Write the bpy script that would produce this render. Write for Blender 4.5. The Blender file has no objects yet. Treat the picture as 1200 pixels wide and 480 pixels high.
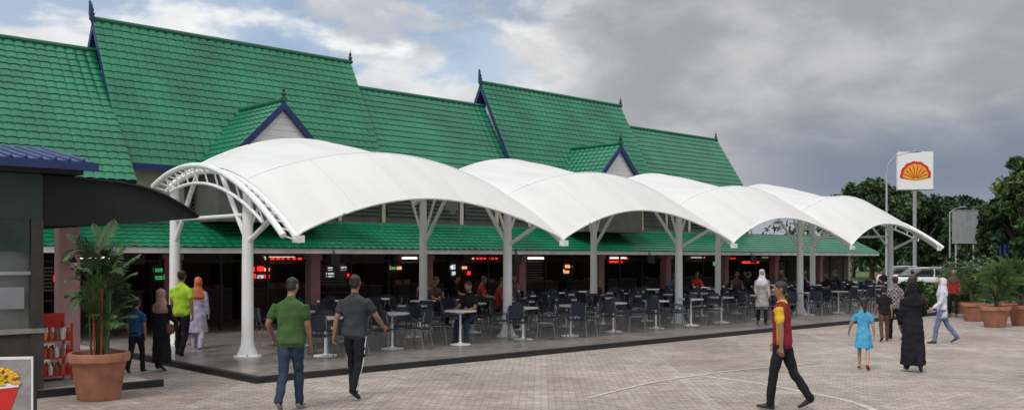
import bpy, math, random
import numpy as np
from mathutils import Vector, Matrix
random.seed(7); rng=np.random.default_rng(7)
SC=bpy.context.scene; COL=SC.collection
R=math.radians
SC.view_settings.view_transform='Standard'; SC.view_settings.look='None'; SC.view_settings.exposure=0
# ---------------------------------------------------------------- materials
def mat(name,col,rough=.7,var=.15,vs=3.0,bump=0.0,bs=40.,metal=0.,spec=.5,emit=0.,coord='Object',col2=None):
    m=bpy.data.materials.new(name); m.use_nodes=True; nt=m.node_tree; N=nt.nodes; K=nt.links
    b=N['Principled BSDF']; b.inputs['Roughness'].default_value=rough; b.inputs['Metallic'].default_value=metal
    b.inputs['Specular IOR Level'].default_value=spec
    tc=N.new('ShaderNodeTexCoord'); no=N.new('ShaderNodeTexNoise'); no.inputs['Scale'].default_value=vs; no.inputs['Detail'].default_value=6
    K.new(tc.outputs[coord],no.inputs['Vector'])
    rp=N.new('ShaderNodeMapRange'); rp.inputs[1].default_value=.3; rp.inputs[2].default_value=.7
    K.new(no.outputs['Fac'],rp.inputs[0])
    mx=N.new('ShaderNodeMix'); mx.data_type='RGBA'
    c2=col2 if col2 else tuple(c*(1+var) for c in col)
    c1=col if col2 else tuple(c*(1-var) for c in col)
    mx.inputs[6].default_value=(*c1,1); mx.inputs[7].default_value=(*c2,1)
    K.new(rp.outputs[0],mx.inputs[0]); K.new(mx.outputs[2],b.inputs['Base Color'])
    if bump>0:
        n2=N.new('ShaderNodeTexNoise'); n2.inputs['Scale'].default_value=bs; n2.inputs['Detail'].default_value=4
        K.new(tc.outputs[coord],n2.inputs['Vector'])
        bp=N.new('ShaderNodeBump'); bp.inputs['Strength'].default_value=bump; bp.inputs['Distance'].default_value=.02
        K.new(n2.outputs['Fac'],bp.inputs['Height']); K.new(bp.outputs[0],b.inputs['Normal'])
    if emit>0:
        K.new(mx.outputs[2],b.inputs['Emission Color']); b.inputs['Emission Strength'].default_value=emit
    return m
M={}
def cloth(n,c,**k): M[n]=mat(n,c,rough=.9,var=.22,vs=6,bump=.7,bs=12,spec=.2,**k)
M['roof']=mat('green_roof_tile',(.004,.115,.052),rough=.33,var=.0,vs=.8,col2=(.008,.20,.094),bump=.15,bs=6)
M['ridge']=mat('green_ridge',(.005,.11,.055),rough=.4)
M['green_dk']=mat('green_finial',(.006,.05,.03),rough=.5)
M['blue']=mat('blue_board',(.012,.03,.12),rough=.5)
M['cream']=mat('cream_wall',(.5,.46,.36),rough=.85,var=.08,bump=.2)
M['whitewall']=mat('white_gable_boards',(.82,.82,.80),rough=.7,var=.03)
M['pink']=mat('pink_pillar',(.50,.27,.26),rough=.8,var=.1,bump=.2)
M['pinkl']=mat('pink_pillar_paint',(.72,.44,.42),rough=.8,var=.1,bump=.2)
M['white']=mat('white_paint_steel',(.80,.81,.80),rough=.45,var=.06,vs=2)
M['fascia']=mat('white_fascia',(.6,.6,.6),rough=.6)
M['slat']=mat('dark_slat',(.10,.10,.09),rough=.6)
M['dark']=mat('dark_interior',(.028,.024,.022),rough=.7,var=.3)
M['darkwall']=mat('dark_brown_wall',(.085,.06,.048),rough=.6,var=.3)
M['counter']=mat('worn_counter',(.16,.12,.10),rough=.5,var=.3)
M['black']=mat('black_metal',(.014,.014,.017),rough=.5)
M['blackcloth']=mat('black_awning_fabric',(.012,.011,.013),rough=.75,var=.2)
M['steel']=mat('steel',(.5,.5,.5),rough=.35,metal=.7)
M['chair']=mat('dark_blue_plastic',(.010,.015,.030),rough=.4)
M['chairleg']=mat('chair_leg_metal',(.18,.185,.19),rough=.45,metal=.3)
M['tabletop']=mat('table_laminate',(.5,.47,.44),rough=.35,var=.08)
M['terr']=mat('terracotta',(.36,.15,.09),rough=.8,var=.25,vs=5,bump=.3)
M['soil']=mat('soil',(.04,.025,.015),rough=1,bump=1)
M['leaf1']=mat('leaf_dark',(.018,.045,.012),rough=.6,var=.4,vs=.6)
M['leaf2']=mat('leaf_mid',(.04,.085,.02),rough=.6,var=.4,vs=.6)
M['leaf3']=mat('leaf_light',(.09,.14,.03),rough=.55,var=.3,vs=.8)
M['leafp']=mat('palm_leaf',(.035,.09,.02),rough=.5,var=.4,vs=2)
M['redstem']=mat('red_palm_stem',(.35,.03,.015),rough=.5)
M['bark']=mat('bark',(.09,.065,.045),rough=.9,var=.3,bump=.8)
M['grey']=mat('grey_panel',(.28,.29,.30),rough=.6)
M['greylt']=mat('galvanised',(.4,.41,.42),rough=.5,metal=.3)
M['yellow']=mat('yellow_sign',(.80,.42,.01),rough=.5,var=.03)
M['redsign']=mat('red_sign',(.6,.02,.015),rough=.5,var=.03)
M['signw']=mat('sign_white',(.8,.8,.78),rough=.5,var=.03)
M['bluesign']=mat('blue_sign',(.02,.09,.35),rough=.5)
M['glass']=mat('dark_glass',(.02,.025,.028),rough=.06,var=.1,spec=.8)
M['shopglass']=mat('kiosk_window_glass',(.13,.145,.14),rough=.10,var=.45,vs=1.2,spec=.8)
M['kiosk']=mat('dark_green_panel',(.020,.045,.037),rough=.5,var=.3)
M['kioskwall']=mat('kiosk_wall',(.06,.055,.05),rough=.8,var=.25,bump=.3)
M['bluetile']=mat('blue_metal_roof',(.03,.06,.17),rough=.4)
M['lampwhite']=mat('lit_tube',(1,.95,.85),emit=2.0,var=0)
M['lampwarm']=mat('lit_menu_warm',(.9,.45,.2),emit=1.0,var=.6,vs=9)
M['lampcool']=mat('lit_menu_cool',(.6,.7,.72),emit=.8,var=.6,vs=9)
M['lampred']=mat('lit_red',(.9,.03,.02),emit=1.3,var=.2)
M['lampgreen']=mat('lit_green',(.1,.6,.2),emit=.45,var=.5,vs=9)
M['carwhite']=mat('car_paint_white',(.7,.7,.7),rough=.25,var=.02)
M['carsilver']=mat('car_paint_silver',(.35,.36,.38),rough=.25,metal=.5,var=.02)
M['rubber']=mat('tyre',(.02,.02,.02),rough=.9)
M['skin']=mat('skin_brown',(.27,.14,.085),rough=.55,var=.08)
M['skinl']=mat('skin_light',(.42,.25,.17),rough=.55,var=.08)
M['hair']=mat('black_hair',(.012,.009,.008),rough=.5,bump=.6,bs=60)
M['eye']=mat('eye_dark',(.01,.008,.006),rough=.2)
M['eyew']=mat('eye_white',(.7,.68,.65),rough=.3)
M['lip']=mat('lip',(.28,.09,.07),rough=.5)
M['shoe']=mat('shoe_dark',(.03,.025,.022),rough=.6)
M['shoew']=mat('shoe_light',(.30,.27,.24),rough=.6)
cloth('c_green',(.050,.105,.034)); cloth('c_jeans',(.030,.046,.08)); cloth('c_grey',(.042,.048,.050))
cloth('c_black',(.014,.014,.018)); cloth('c_red',(.22,.018,.028)); cloth('c_yellow',(.62,.40,.03))
cloth('c_hiviz',(.38,.60,.04)); cloth('c_skyblue',(.08,.34,.56)); cloth('c_white',(.6,.6,.66))
cloth('c_lblue',(.12,.17,.27)); cloth('c_orange',(.55,.15,.07)); cloth('c_mauve',(.36,.31,.42))
cloth('c_brown',(.10,.06,.05)); cloth('c_pink',(.42,.24,.22)); cloth('c_blue',(.02,.08,.20)); cloth('c_cream',(.30,.285,.27))
cloth('c_redb',(.32,.03,.025))
def plaid():
    m=bpy.data.materials.new('plaid_cloth'); m.use_nodes=True; nt=m.node_tree; N=nt.nodes; K=nt.links
    tc=N.new('ShaderNodeTexCoord'); ck=N.new('ShaderNodeTexChecker'); ck.inputs['Scale'].default_value=17
    ck.inputs[1].default_value=(.30,.28,.28,1); ck.inputs[2].default_value=(.06,.055,.065,1)
    K.new(tc.outputs['Object'],ck.inputs['Vector']); b=N['Principled BSDF']; K.new(ck.outputs[0],b.inputs['Base Color']); b.inputs['Roughness'].default_value=.9
    return m
M['c_plaid']=plaid()
def gen_pave(name,ca,cb,cm,bw,rh,mort,rot,rough,big=None,stain=.35,off=.5):
    m=bpy.data.materials.new(name); m.use_nodes=True; nt=m.node_tree; N=nt.nodes; K=nt.links; b=N['Principled BSDF']
    g=N.new('ShaderNodeNewGeometry'); mp=N.new('ShaderNodeMapping'); mp.inputs['Rotation'].default_value=(0,0,rot)
    K.new(g.outputs['Position'],mp.inputs[0])
    br=N.new('ShaderNodeTexBrick'); br.offset=off; br.inputs['Scale'].default_value=1; br.inputs['Brick Width'].default_value=bw; br.inputs['Row Height'].default_value=rh
    br.inputs['Mortar Size'].default_value=mort; br.inputs['Mortar Smooth'].default_value=.3; br.inputs['Bias'].default_value=0
    br.inputs['Color1'].default_value=(*ca,1); br.inputs['Color2'].default_value=(*cb,1); br.inputs['Mortar'].default_value=(*cm,1)
    K.new(mp.outputs[0],br.inputs['Vector'])
    cur=br.outputs['Color']
    if big:
        b2=N.new('ShaderNodeTexBrick'); b2.offset=0; b2.inputs['Scale'].default_value=1; b2.inputs['Brick Width'].default_value=big; b2.inputs['Row Height'].default_value=big
        b2.inputs['Mortar Size'].default_value=.10; b2.inputs['Mortar Smooth'].default_value=0
        b2.inputs['Color1'].default_value=(1,1,1,1); b2.inputs['Color2'].default_value=(.93,.85,.80,1); b2.inputs['Mortar'].default_value=(1.08,1.08,1.07,1)
        K.new(mp.outputs[0],b2.inputs['Vector'])
        mm=N.new('ShaderNodeMix'); mm.data_type='RGBA'; mm.blend_type='MULTIPLY'; mm.inputs[0].default_value=.8
        K.new(cur,mm.inputs[6]); K.new(b2.outputs['Color'],mm.inputs[7]); cur=mm.outputs[2]
    for sc,lo,hi,det in ((.35,1-stain,1.10,8),(1.3,.84,1.08,9),(7,.80,1.12,6)):
        no=N.new('ShaderNodeTexNoise'); no.inputs['Scale'].default_value=sc; no.inputs['Detail'].default_value=det; no.inputs['Roughness'].default_value=.65
        K.new(g.outputs['Position'],no.inputs['Vector'])
        mr=N.new('ShaderNodeMapRange'); mr.inputs[1].default_value=.34; mr.inputs[2].default_value=.60; mr.inputs[3].default_value=lo; mr.inputs[4].default_value=hi
        K.new(no.outputs['Fac'],mr.inputs[0])
        vm=N.new('ShaderNodeVectorMath'); vm.operation='SCALE'; K.new(cur,vm.inputs[0]); K.new(mr.outputs[0],vm.inputs['Scale']); cur=vm.outputs[0]
    K.new(cur,b.inputs['Base Color'])
    rr=N.new('ShaderNodeMapRange'); rr.inputs[3].default_value=rough-.15; rr.inputs[4].default_value=rough+.15; K.new(no.outputs['Fac'],rr.inputs[0]); K.new(rr.outputs[0],b.inputs['Roughness'])
    bp=N.new('ShaderNodeBump'); bp.inputs['Strength'].default_value=.5; bp.inputs['Distance'].default_value=.006; K.new(br.outputs['Fac'],bp.inputs['Height']); bp.invert=True
    K.new(bp.outputs[0],b.inputs['Normal'])
    return m
ANG=math.atan2(.685,.7286)
M['paver']=gen_pave('brick_pavers',(.42,.37,.325),(.315,.27,.24),(.19,.168,.15),.21,.105,.009,-ANG+R(45),.8,big=2.4,stain=.26)
M['tile']=gen_pave('terrace_tiles',(.27,.24,.225),(.22,.195,.185),(.11,.10,.095),.4,.4,.008,-ANG,.32,stain=.3,off=0)
M['grass']=mat('grass_blades',(.045,.085,.02),rough=.9,var=.0,col2=(.10,.13,.04),vs=.5,bump=1,coord='Object')
M['asphalt']=mat('asphalt_surface',(.055,.055,.057),rough=.85,bump=.4)
M['conc']=mat('concrete',(.32,.30,.27),rough=.85,var=.2,bump=.3)
M['mark']=mat('worn_white_line',(.38,.345,.31),rough=.8,var=0,col2=(.56,.54,.50),vs=5)
def membrane():
    m=bpy.data.materials.new('white_membrane'); m.use_nodes=True; nt=m.node_tree; N=nt.nodes; K=nt.links; b=N['Principled BSDF']
    tc=N.new('ShaderNodeTexCoord'); no=N.new('ShaderNodeTexNoise'); no.inputs['Scale'].default_value=.8; no.inputs['Detail'].default_value=8
    mp=N.new('ShaderNodeMapping'); mp.inputs['Scale'].default_value=(2.2,.6,.6); K.new(tc.outputs['Object'],mp.inputs[0]); K.new(mp.outputs[0],no.inputs['Vector'])
    mx=N.new('ShaderNodeMix'); mx.data_type='RGBA'; mx.inputs[6].default_value=(.755,.75,.72,1); mx.inputs[7].default_value=(.82,.82,.80,1)
    mr=N.new('ShaderNodeMapRange'); mr.inputs[1].default_value=.3; mr.inputs[2].default_value=.55; K.new(no.outputs['Fac'],mr.inputs[0]); K.new(mr.outputs[0],mx.inputs[0])
    sx=N.new('ShaderNodeSeparateXYZ'); K.new(tc.outputs['Object'],sx.inputs[0])
    a=N.new('ShaderNodeMath'); a.operation='MULTIPLY'; a.inputs[1].default_value=1/1.4; K.new(sx.outputs['X'],a.inputs[0])
    f=N.new('ShaderNodeMath'); f.operation='FRACT'; K.new(a.outputs[0],f.inputs[0])
    l=N.new('ShaderNodeMath'); l.operation='LESS_THAN'; l.inputs[1].default_value=.022; K.new(f.outputs[0],l.inputs[0])
    m2=N.new('ShaderNodeMix'); m2.data_type='RGBA'; m2.inputs[7].default_value=(.70,.70,.68,1); K.new(mx.outputs[2],m2.inputs[6]); K.new(l.outputs[0],m2.inputs[0])
    K.new(m2.outputs[2],b.inputs['Base Color']); b.inputs['Roughness'].default_value=.5
    t=N.new('ShaderNodeBsdfTranslucent'); t.inputs[0].default_value=(.75,.75,.72,1)
    ms=N.new('ShaderNodeMixShader'); ms.inputs[0].default_value=.18; K.new(b.outputs[0],ms.inputs[1]); K.new(t.outputs[0],ms.inputs[2])
    K.new(ms.outputs[0],N['Material Output'].inputs[0]); return m
M['memb']=membrane()
# ---------------------------------------------------------------- mesh builder
class MB:
    def __init__(s): s.v=[]; s.f=[]; s.m=[]; s.mats=[]
    def mi(s,k):
        if k not in s.mats: s.mats.append(k)
        return s.mats.index(k)
    def add(s,vs,fs,k):
        o=len(s.v); i=s.mi(k); s.v.extend([tuple(map(float,p)) for p in vs])
        for f in fs: s.f.append(tuple(o+q for q in f)); s.m.append(i)
    def box(s,a,b,k):
        x0,y0,z0=a; x1,y1,z1=b
        s.add([(x0,y0,z0),(x1,y0,z0),(x1,y1,z0),(x0,y1,z0),(x0,y0,z1),(x1,y0,z1),(x1,y1,z1),(x0,y1,z1)],
              [(0,3,2,1),(4,5,6,7),(0,1,5,4),(1,2,6,5),(2,3,7,6),(3,0,4,7)],k)
    def loft(s,pts,ra,rb=None,side=(1,0,0),k='white',n=10,cap=.5,sq=1.0):
        pts=[np.array(p,float) for p in pts]; m=len(pts)
        if not hasattr(ra,'__len__'): ra=[ra]*m
        if rb is None: rb=ra
        if not hasattr(rb,'__len__'): rb=[rb]*m
        V=[]; F=[]
        side=np.array(side,float)
        for i in range(m):
            t=pts[min(i+1,m-1)]-pts[max(i-1,0)]; t/=np.linalg.norm(t)+1e-9
            sd=side
            if abs(t@sd)>.95*np.linalg.norm(sd): sd=np.array((0,1,0.)) if abs(t[1])<.8 else np.array((0,0,1.))
            A=sd-t*(t@sd); A/=np.linalg.norm(A); B=np.cross(t,A)
            for j in range(n):
                th=2*math.pi*j/n; c,q=math.cos(th),math.sin(th)
                if sq!=1: c=math.copysign(abs(c)**sq,c); q=math.copysign(abs(q)**sq,q)
                V.append(pts[i]+A*ra[i]*c+B*rb[i]*q)
        for i in range(m-1):
            for j in range(n):
                F.append((i*n+j,i*n+(j+1)%n,(i+1)*n+(j+1)%n,(i+1)*n+j))
        t0=pts[0]-pts[1]; t0/=np.linalg.norm(t0)+1e-9; t1=pts[-1]-pts[-2]; t1/=np.linalg.norm(t1)+1e-9
        V.append(pts[0]+t0*min(ra[0],rb[0])*cap); V.append(pts[-1]+t1*min(ra[-1],rb[-1])*cap)
        a=len(V)-2
        for j in range(n):
            F.append((a,(j+1)%n,j)); F.append((a+1,(m-1)*n+j,(m-1)*n+(j+1)%n))
        s.add(V,F,k)
    def tube(s,a,b,r,k='white',n=8,r2=None): s.loft([a,b],[r,r if r2 is None else r2],k=k,n=n,cap=0)
    def rev(s,prof,k,n=20,c=(0,0,0)):
        V=[];F=[]
        for r,z in prof:
            for j in range(n): V.append((c[0]+r*math.cos(2*math.pi*j/n),c[1]+r*math.sin(2*math.pi*j/n),c[2]+z))
        for i in range(len(prof)-1):
            for j in range(n): F.append((i*n+j,i*n+(j+1)%n,(i+1)*n+(j+1)%n,(i+1)*n+j))
        s.add(V,F,k)
    def prism(s,poly,x0,x1,k,axis=0):
        n=len(poly)
        if axis==0: V=[(x0,p[0],p[1]) for p in poly]+[(x1,p[0],p[1]) for p in poly]
        elif axis==1: V=[(p[0],x0,p[1]) for p in poly]+[(p[0],x1,p[1]) for p in poly]
        else: V=[(p[0],p[1],x0) for p in poly]+[(p[0],p[1],x1) for p in poly]
        F=[tuple(range(n))[::-1],tuple(range(n,2*n))]+[(i,(i+1)%n,n+(i+1)%n,n+i) for i in range(n)]
        s.add(V,F,k)
    def leaves(s,C,size,k,flat=0.):
        n=len(C); C=np.asarray(C); a=rng.normal(size=(n,3)); a/=np.linalg.norm(a,axis=1)[:,None]
        b=rng.normal(size=(n,3)); b-=a*(a*b).sum(1)[:,None]; b/=np.linalg.norm(b,axis=1)[:,None]
        sz=size*rng.uniform(.5,1.2,n)[:,None]; a=a*sz; b=b*sz*.55
        V=np.stack([C-a,C-b*1.0,C+a,C+b],1).reshape(-1,3)
        o=len(s.v); i=s.mi(k); s.v.extend(map(tuple,V.tolist()))
        s.f.extend([(o+4*q,o+4*q+1,o+4*q+2,o+4*q+3) for q in range(n)]); s.m.extend([i]*n)
    def mesh(s,name,smooth=False):
        me=bpy.data.meshes.new(name); me.from_pydata(s.v,[],s.f)
        for k in s.mats: me.materials.append(M[k])
        me.polygons.foreach_set('material_index',s.m)
        if smooth: me.polygons.foreach_set('use_smooth',[True]*len(s.f))
        me.update(); return me
    def obj(s,name,mw=None,parent=None,smooth=False,sm_angle=None):
        me=s.mesh(name,smooth); o=bpy.data.objects.new(name,me); COL.objects.link(o)
        if sm_angle is not None:
            me.polygons.foreach_set('use_smooth',[True]*len(s.f)); me.set_sharp_from_angle(angle=R(sm_angle))
        if parent is not None: o.parent=parent
        elif mw is not None: o.matrix_world=mw
        return o
def empty(name,mw=None):
    e=bpy.data.objects.new(name,None); COL.objects.link(e)
    if mw is not None: e.matrix_world=mw
    return e
LM=Matrix.Translation((-5.21,18.5,0))@Matrix.Rotation(ANG,4,'Z')
def px(x,k): return ((x-600)/k,1100/k)
def foot(x,y): k=(y-302)/2.05; return px(x,k)
# ---------------------------------------------------------------- camera / light / sky
cam=bpy.data.cameras.new('camera'); co=bpy.data.objects.new('camera',cam); COL.objects.link(co); SC.camera=co
co.location=(0,0,2.05); co.rotation_euler=(R(90),0,0); cam.lens=33; cam.sensor_width=36; cam.shift_y=62/1200; cam.clip_end=4000; cam.clip_start=.1
sd=bpy.data.lights.new('sun','SUN'); so=bpy.data.objects.new('sun',sd); COL.objects.link(so); sd.energy=1.5; sd.angle=R(16); sd.color=(1,.95,.88)
so.rotation_euler=(R(38),0,R(-28))
W=bpy.data.worlds.new('World'); SC.world=W; W.use_nodes=True; nt=W.node_tree; N=nt.nodes; K=nt.links
bg=N['Background']; out=N['World Output']
sk=N.new('ShaderNodeTexSky'); sk.sky_type='NISHITA'; sk.sun_disc=False; sk.sun_elevation=R(52); sk.sun_rotation=R(208)
K.new(sk.outputs[0],bg.inputs[0]); bg.inputs[1].default_value=.13
tc=N.new('ShaderNodeTexCoord'); sp=N.new('ShaderNodeSeparateXYZ'); K.new(tc.outputs['Generated'],sp.inputs[0])
def noise(scale,mscale,loc,det=8,ro=.55,dist=0):
    mp=N.new('ShaderNodeMapping'); mp.inputs['Scale'].default_value=mscale; mp.inputs['Location'].default_value=loc
    K.new(tc.outputs['Generated'],mp.inputs[0]); n=N.new('ShaderNodeTexNoise'); n.inputs['Scale'].default_value=scale; n.inputs['Detail'].default_value=det; n.inputs['Roughness'].default_value=ro; n.inputs['Distortion'].default_value=dist
    K.new(mp.outputs[0],n.inputs['Vector']); return n.outputs['Fac']
def mr(i,a,b,c,d,sm=True):
    m=N.new('ShaderNodeMapRange'); m.interpolation_type='SMOOTHSTEP' if sm else 'LINEAR'
    for q,v in zip((1,2,3,4),(a,b,c,d)): m.inputs[q].default_value=v
    K.new(i,m.inputs[0]); return m.outputs[0]
def mth(op,a,b):
    m=N.new('ShaderNodeMath'); m.operation=op
    for q,v in ((0,a),(1,b)):
        if isinstance(v,(int,float)): m.inputs[q].default_value=v
        else: K.new(v,m.inputs[q])
    return m.outputs[0]
def mixc(f,a,b):
    m=N.new('ShaderNodeMix'); m.data_type='RGBA'
    if isinstance(f,float): m.inputs[0].default_value=f
    else: K.new(f,m.inputs[0])
    for q,v in ((6,a),(7,b)):
        if isinstance(v,tuple): m.inputs[q].default_value=(*v,1)
        else: K.new(v,m.inputs[q])
    return m.outputs[2]
n1=noise(5.0,(1,1,1.9),(3.1,1.2,.4),9,.52,.2)
n2=noise(8.5,(1,1,1.9),(7.1,4.2,1.4),9,.55,.2)
n3=noise(6.0,(1,1,2.3),(1.1,9.2,2.4),8,.52,.15)
el=sp.outputs['Z']; xr=sp.outputs['X']
leftc=mixc(mr(n1,.40,.58,0,1),(.52,.55,.60),(.84,.85,.86))
rightc=mixc(mr(n1,.39,.60,0,1),(.36,.375,.40),(.56,.56,.57))
cloudc=mixc(mr(mth('ADD',xr,mth('MULTIPLY',n2,.3)),.0,.30,0,1),leftc,rightc)
cloudc=mixc(mth('MULTIPLY',mr(n2,.50,.64,0,.9),mr(xr,-.05,.14,1,.08)),cloudc,(.97,.97,.96))
bank=mth('MULTIPLY',mr(xr,.14,.34,0,1),mr(mth('ADD',el,mth('MULTIPLY',n1,.10)),.15,.205,1,0))
cloudc=mixc(mth('MULTIPLY',bank,.95),cloudc,(.20,.245,.32))
low=mth('MULTIPLY',mr(el,.0,.080,1,0),mr(xr,.1,.4,.3,.7))
cloudc=mixc(low,cloudc,(.52,.55,.58))
gain=mr(el,.24,.8,1.0,2.1)
bc=N.new('ShaderNodeBackground'); K.new(cloudc,bc.inputs[0]); K.new(gain,bc.inputs[1])
cov=mth('MULTIPLY',mr(n3,.46,.55,0,1),mr(xr,-.06,.08,1,0))
cov=mth('SUBTRACT',1.0,mth('MULTIPLY',cov,.75))
ms=N.new('ShaderNodeMixShader'); K.new(cov,ms.inputs[0]); K.new(bg.outputs[0],ms.inputs[1]); K.new(bc.outputs[0],ms.inputs[2]); K.new(ms.outputs[0],out.inputs[0])
# ---------------------------------------------------------------- ground
g=MB(); g.add([(-1500,-300,0),(1500,-300,0),(1500,2500,0),(-1500,2500,0)],[(0,1,2,3)],'paver'); g.obj('ground')
g=MB(); g.add([(17.5,31,.004),(900,31,.004),(900,52,.004),(17.5+12,52,.004)],[(0,1,2,3)],'grass')
g.add([(29.5,66,.004),(900,66,.004),(1400,2400,.004),(-1400,2400,.004),(-1400,90,.004),(20,90,.004)],[(0,1,2,3,4,5)],'grass'); g.obj('grass')
g=MB(); g.add([(26,52,.008),(900,52,.008),(900,66,.008),(26,66,.008)],[(0,1,2,3)],'asphalt'); g.obj('road')
g=MB(); g.box((15.4,30.6,-.05),(60,30.8,.13),'conc'); g.box((15.2,30.6,-.05),(15.4,36,.13),'conc'); g.obj('kerb')
def ribbon(pts,w,k,name,z):
    P=[np.array(p) for p in pts]; Q=[]
    for i in range(len(P)-1):
        p0,p1,p2,p3=P[max(i-1,0)],P[i],P[i+1],P[min(i+2,len(P)-1)]
        for t in np.linspace(0,1,10,endpoint=False): Q.append(.5*((2*p1)+(p2-p0)*t+(2*p0-5*p1+4*p2-p3)*t*t+(3*p1-p0-3*p2+p3)*t**3))
    Q.append(P[-1]); b=MB(); V=[]
    for i,p in enumerate(Q):
        t=Q[min(i+1,len(Q)-1)]-Q[max(i-1,0)]; t=t/np.linalg.norm(t); nn=np.array((-t[1],t[0]))
        V+= [(*(p+nn*w/2),z),(*(p-nn*w/2),z)]
    b.add(V,[(2*i,2*i+1,2*i+3,2*i+2) for i in range(len(Q)-1)],k); return b.obj(name)
ribbon([foot(790,437),foot(870,446),foot(950,460),foot(1010,474),foot(1060,500)],.10,'mark','painted_line',.004)
ribbon([foot(690,466),foot(770,447),foot(870,433),foot(960,425)],.07,'mark','painted_line',.008)
# ---------------------------------------------------------------- terrace
t=MB(); t.box((-1.30,-2.90,-.2),(38.6,17,.10),'tile'); t.obj('terrace_floor',LM)
t=MB(); t.box((-1.42,-3.02,-.2),(38.6,-2.903,.106),'black'); t.box((-1.42,-2.902,-.2),(-1.303,4,.106),'black'); t.obj('terrace_kerb',LM)
# ---------------------------------------------------------------- food court building
B=empty('food_court_building',LM)
def panel(mb,O,U,Wd,V,Ls,k='roof',du=.05,row=.235,tw=.25):
    O=np.array(O,float);U=np.array(U,float);V=np.array(V,float);V/=np.linalg.norm(V);U/=np.linalg.norm(U)
    n=np.cross(U,V); 
    if n[2]<0: n=-n
    nc=max(2,int(Wd/du)+1); xs=np.linspace(0,Wd,nc); nr=max(1,round(Ls/row)); rh=Ls/nr
    lines=[]
    for r in range(nr):
        prof=.030*np.abs(np.sin(np.pi*xs/tw))**.7
        lines.append((r*rh-.012-.0,prof+.022)); lines.append(((r+1)*rh-.012,prof*.9+.002))
    P=[]
    for vv,pr in lines:
        P.append(O+np.outer(xs,U)+V*vv+np.outer(pr,n))
    P=np.array(P).reshape(-1,3); F=[]
    for i in range(len(lines)-1):
        a=i*nc
        F+=[(a+j,a+j+1,a+nc+j+1,a+nc+j) for j in range(nc-1)]
    mb.add(P.tolist(),F,k)
def finial(mb,s,d,z,h=.5):
    mb.rev([(.085,0),(.09,.06),(.04,.10),(.075,.17),(.03,.22),(.05,.27),(.012,.36),(.0,h)],'green_dk',8,(s,d,z))
roof=MB(); trim=MB(); wl=MB()
def section(s0,s1,e,r,lip=True,dback=None):
    (ed,ez),(rd,rz)=e,r
    V=np.array((0,rd-ed,rz-ez)); Ls=np.linalg.norm(V); panel(roof,(s0,ed,ez),(1,0,0),s1-s0,V,Ls)
    be=2*rd-ed; panel(roof,(s0,be,ez),(1,0,0),s1-s0,(0,ed-rd,rz-ez),Ls,du=.15)
    nv=np.array((-(rz-ez),rd-ed))/Ls; 
    a=np.array((ed,ez)); q=np.array((rd,rz)); c=np.array((be,ez)); nm=np.array((-nv[0],nv[1]))
    th=.14
    trim.prism([tuple(a-nv*.005),tuple(q-(0,.01)),(q[0],q[1]-th*1.9),tuple(a-nv*th)],s0+.0,s1-.0,'blue')
    trim.prism([tuple(c-nm*.005),tuple(c-nm*th),(q[0]+.001,q[1]-th*1.9),tuple(q+(.001,-.01))],s0+.0,s1-.0,'blue')
    wl.prism([(ed+.3,ez-.1),(ed+.5,ez+.15),(rd,rz-.6),(be-.5,ez+.15),(be-.3,ez-.1)],s0+.35,s1-.35,'whitewall')
    roof.loft([(s0-.03,rd,rz+.03),(s1+.03,rd,rz+.03)],.075,k='ridge',n=8,cap=.3)
E1=(6.9,4.45)
section(-9,.25,(6.15,3.95),(9.1,7.6)); section(.2,8.4,E1,(9.1,8.45)); section(8.41,14.15,(7.05,4.45),(8.95,7.62))
section(14.1,22.1,E1,(9.1,8.52)); section(22.11,29.2,(7.0,4.45),(9.1,7.68))
for s,z in ((.2,8.45),(8.4,8.45),(14.1,8.52),(22.1,8.52),(29.15,7.68)): finial(trim,s,9.1,z)
for s,z in ((.2,8.45),(14.1,8.52)): trim.loft([(s+.1,9.1,z-.2),(s-.03,9.1,z+.15),(s-.06,9.1,z+.5)],[.1,.07,.03],k='blue',n=6)
def dormer(c,w=1.8,ap=6.2,bz=4.42,f=5.5):
    Ls=math.hypot(w+.15,ap-bz+.15)
    for sg in (-1,1):
        panel(roof,(c+sg*(w+.12),f-.12,bz-.12),(0,1,0),2.6,(-sg*(w+.12),0,ap-bz+.12),Ls,du=.05)
        trim.prism([(c+sg*(w+.16),bz-.16),(c,ap+.02),(c,ap-.20),(c+sg*(w-.06),bz-.16)],f-.16,f-.06,'blue',axis=1)
        trim.prism([(c+sg*(w+.10),bz-.14),(c,ap-.02),(c,ap-.12),(c+sg*(w),bz-.14)],f-.055,f+2.4,'fascia',axis=1)
    wl.prism([(c-w,bz-.1),(c,ap-.12),(c+w,bz-.1)],f,f+2,'whitewall',axis=1)
    for i in range(9):
        z=bz+.02+i*.17; ww=w*(ap-.2-z)/(ap-bz)
        if ww>.1: wl.box((c-ww,f-.02,z),(c+ww,f-.002,z+.155),'whitewall')
    wl.box((c-w+.1,f+.2,3.0),(c+w-.1,f+1.6,bz-.12),'slat')
    roof.loft([(c,f-.2,ap+.06),(c,f+2.4,ap+.06)],.07,k='ridge',n=8,cap=.3)
    finial(trim,c,f-.12,ap+.06,.45)
dormer(3.85); dormer(17.7,w=1.75)
for a,b in ((.2,8.4),(14.1,22.1)): trim.box((a,6.80,4.28),(b,6.86,4.46),'blue')
V=(0,1.7,.80); panel(roof,(-9,5.4,2.30),(1,0,0),47.4,V,math.hypot(1.7,.8))
trim.box((-9,5.40,2.17),(38.4,5.46,2.31),'fascia'); trim.box((-9,5.462,2.17),(38.4,7.0,2.20),'slat')
wl.box((-9,7.0,2.16),(38.2,7.15,3.08),'darkwall'); wl.box((-9,7.2,3.05),(29,7.4,4.42),'slat'); wl.box((-.4,7.17,3.1),(1.9,7.198,4.4),'cream')
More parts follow.
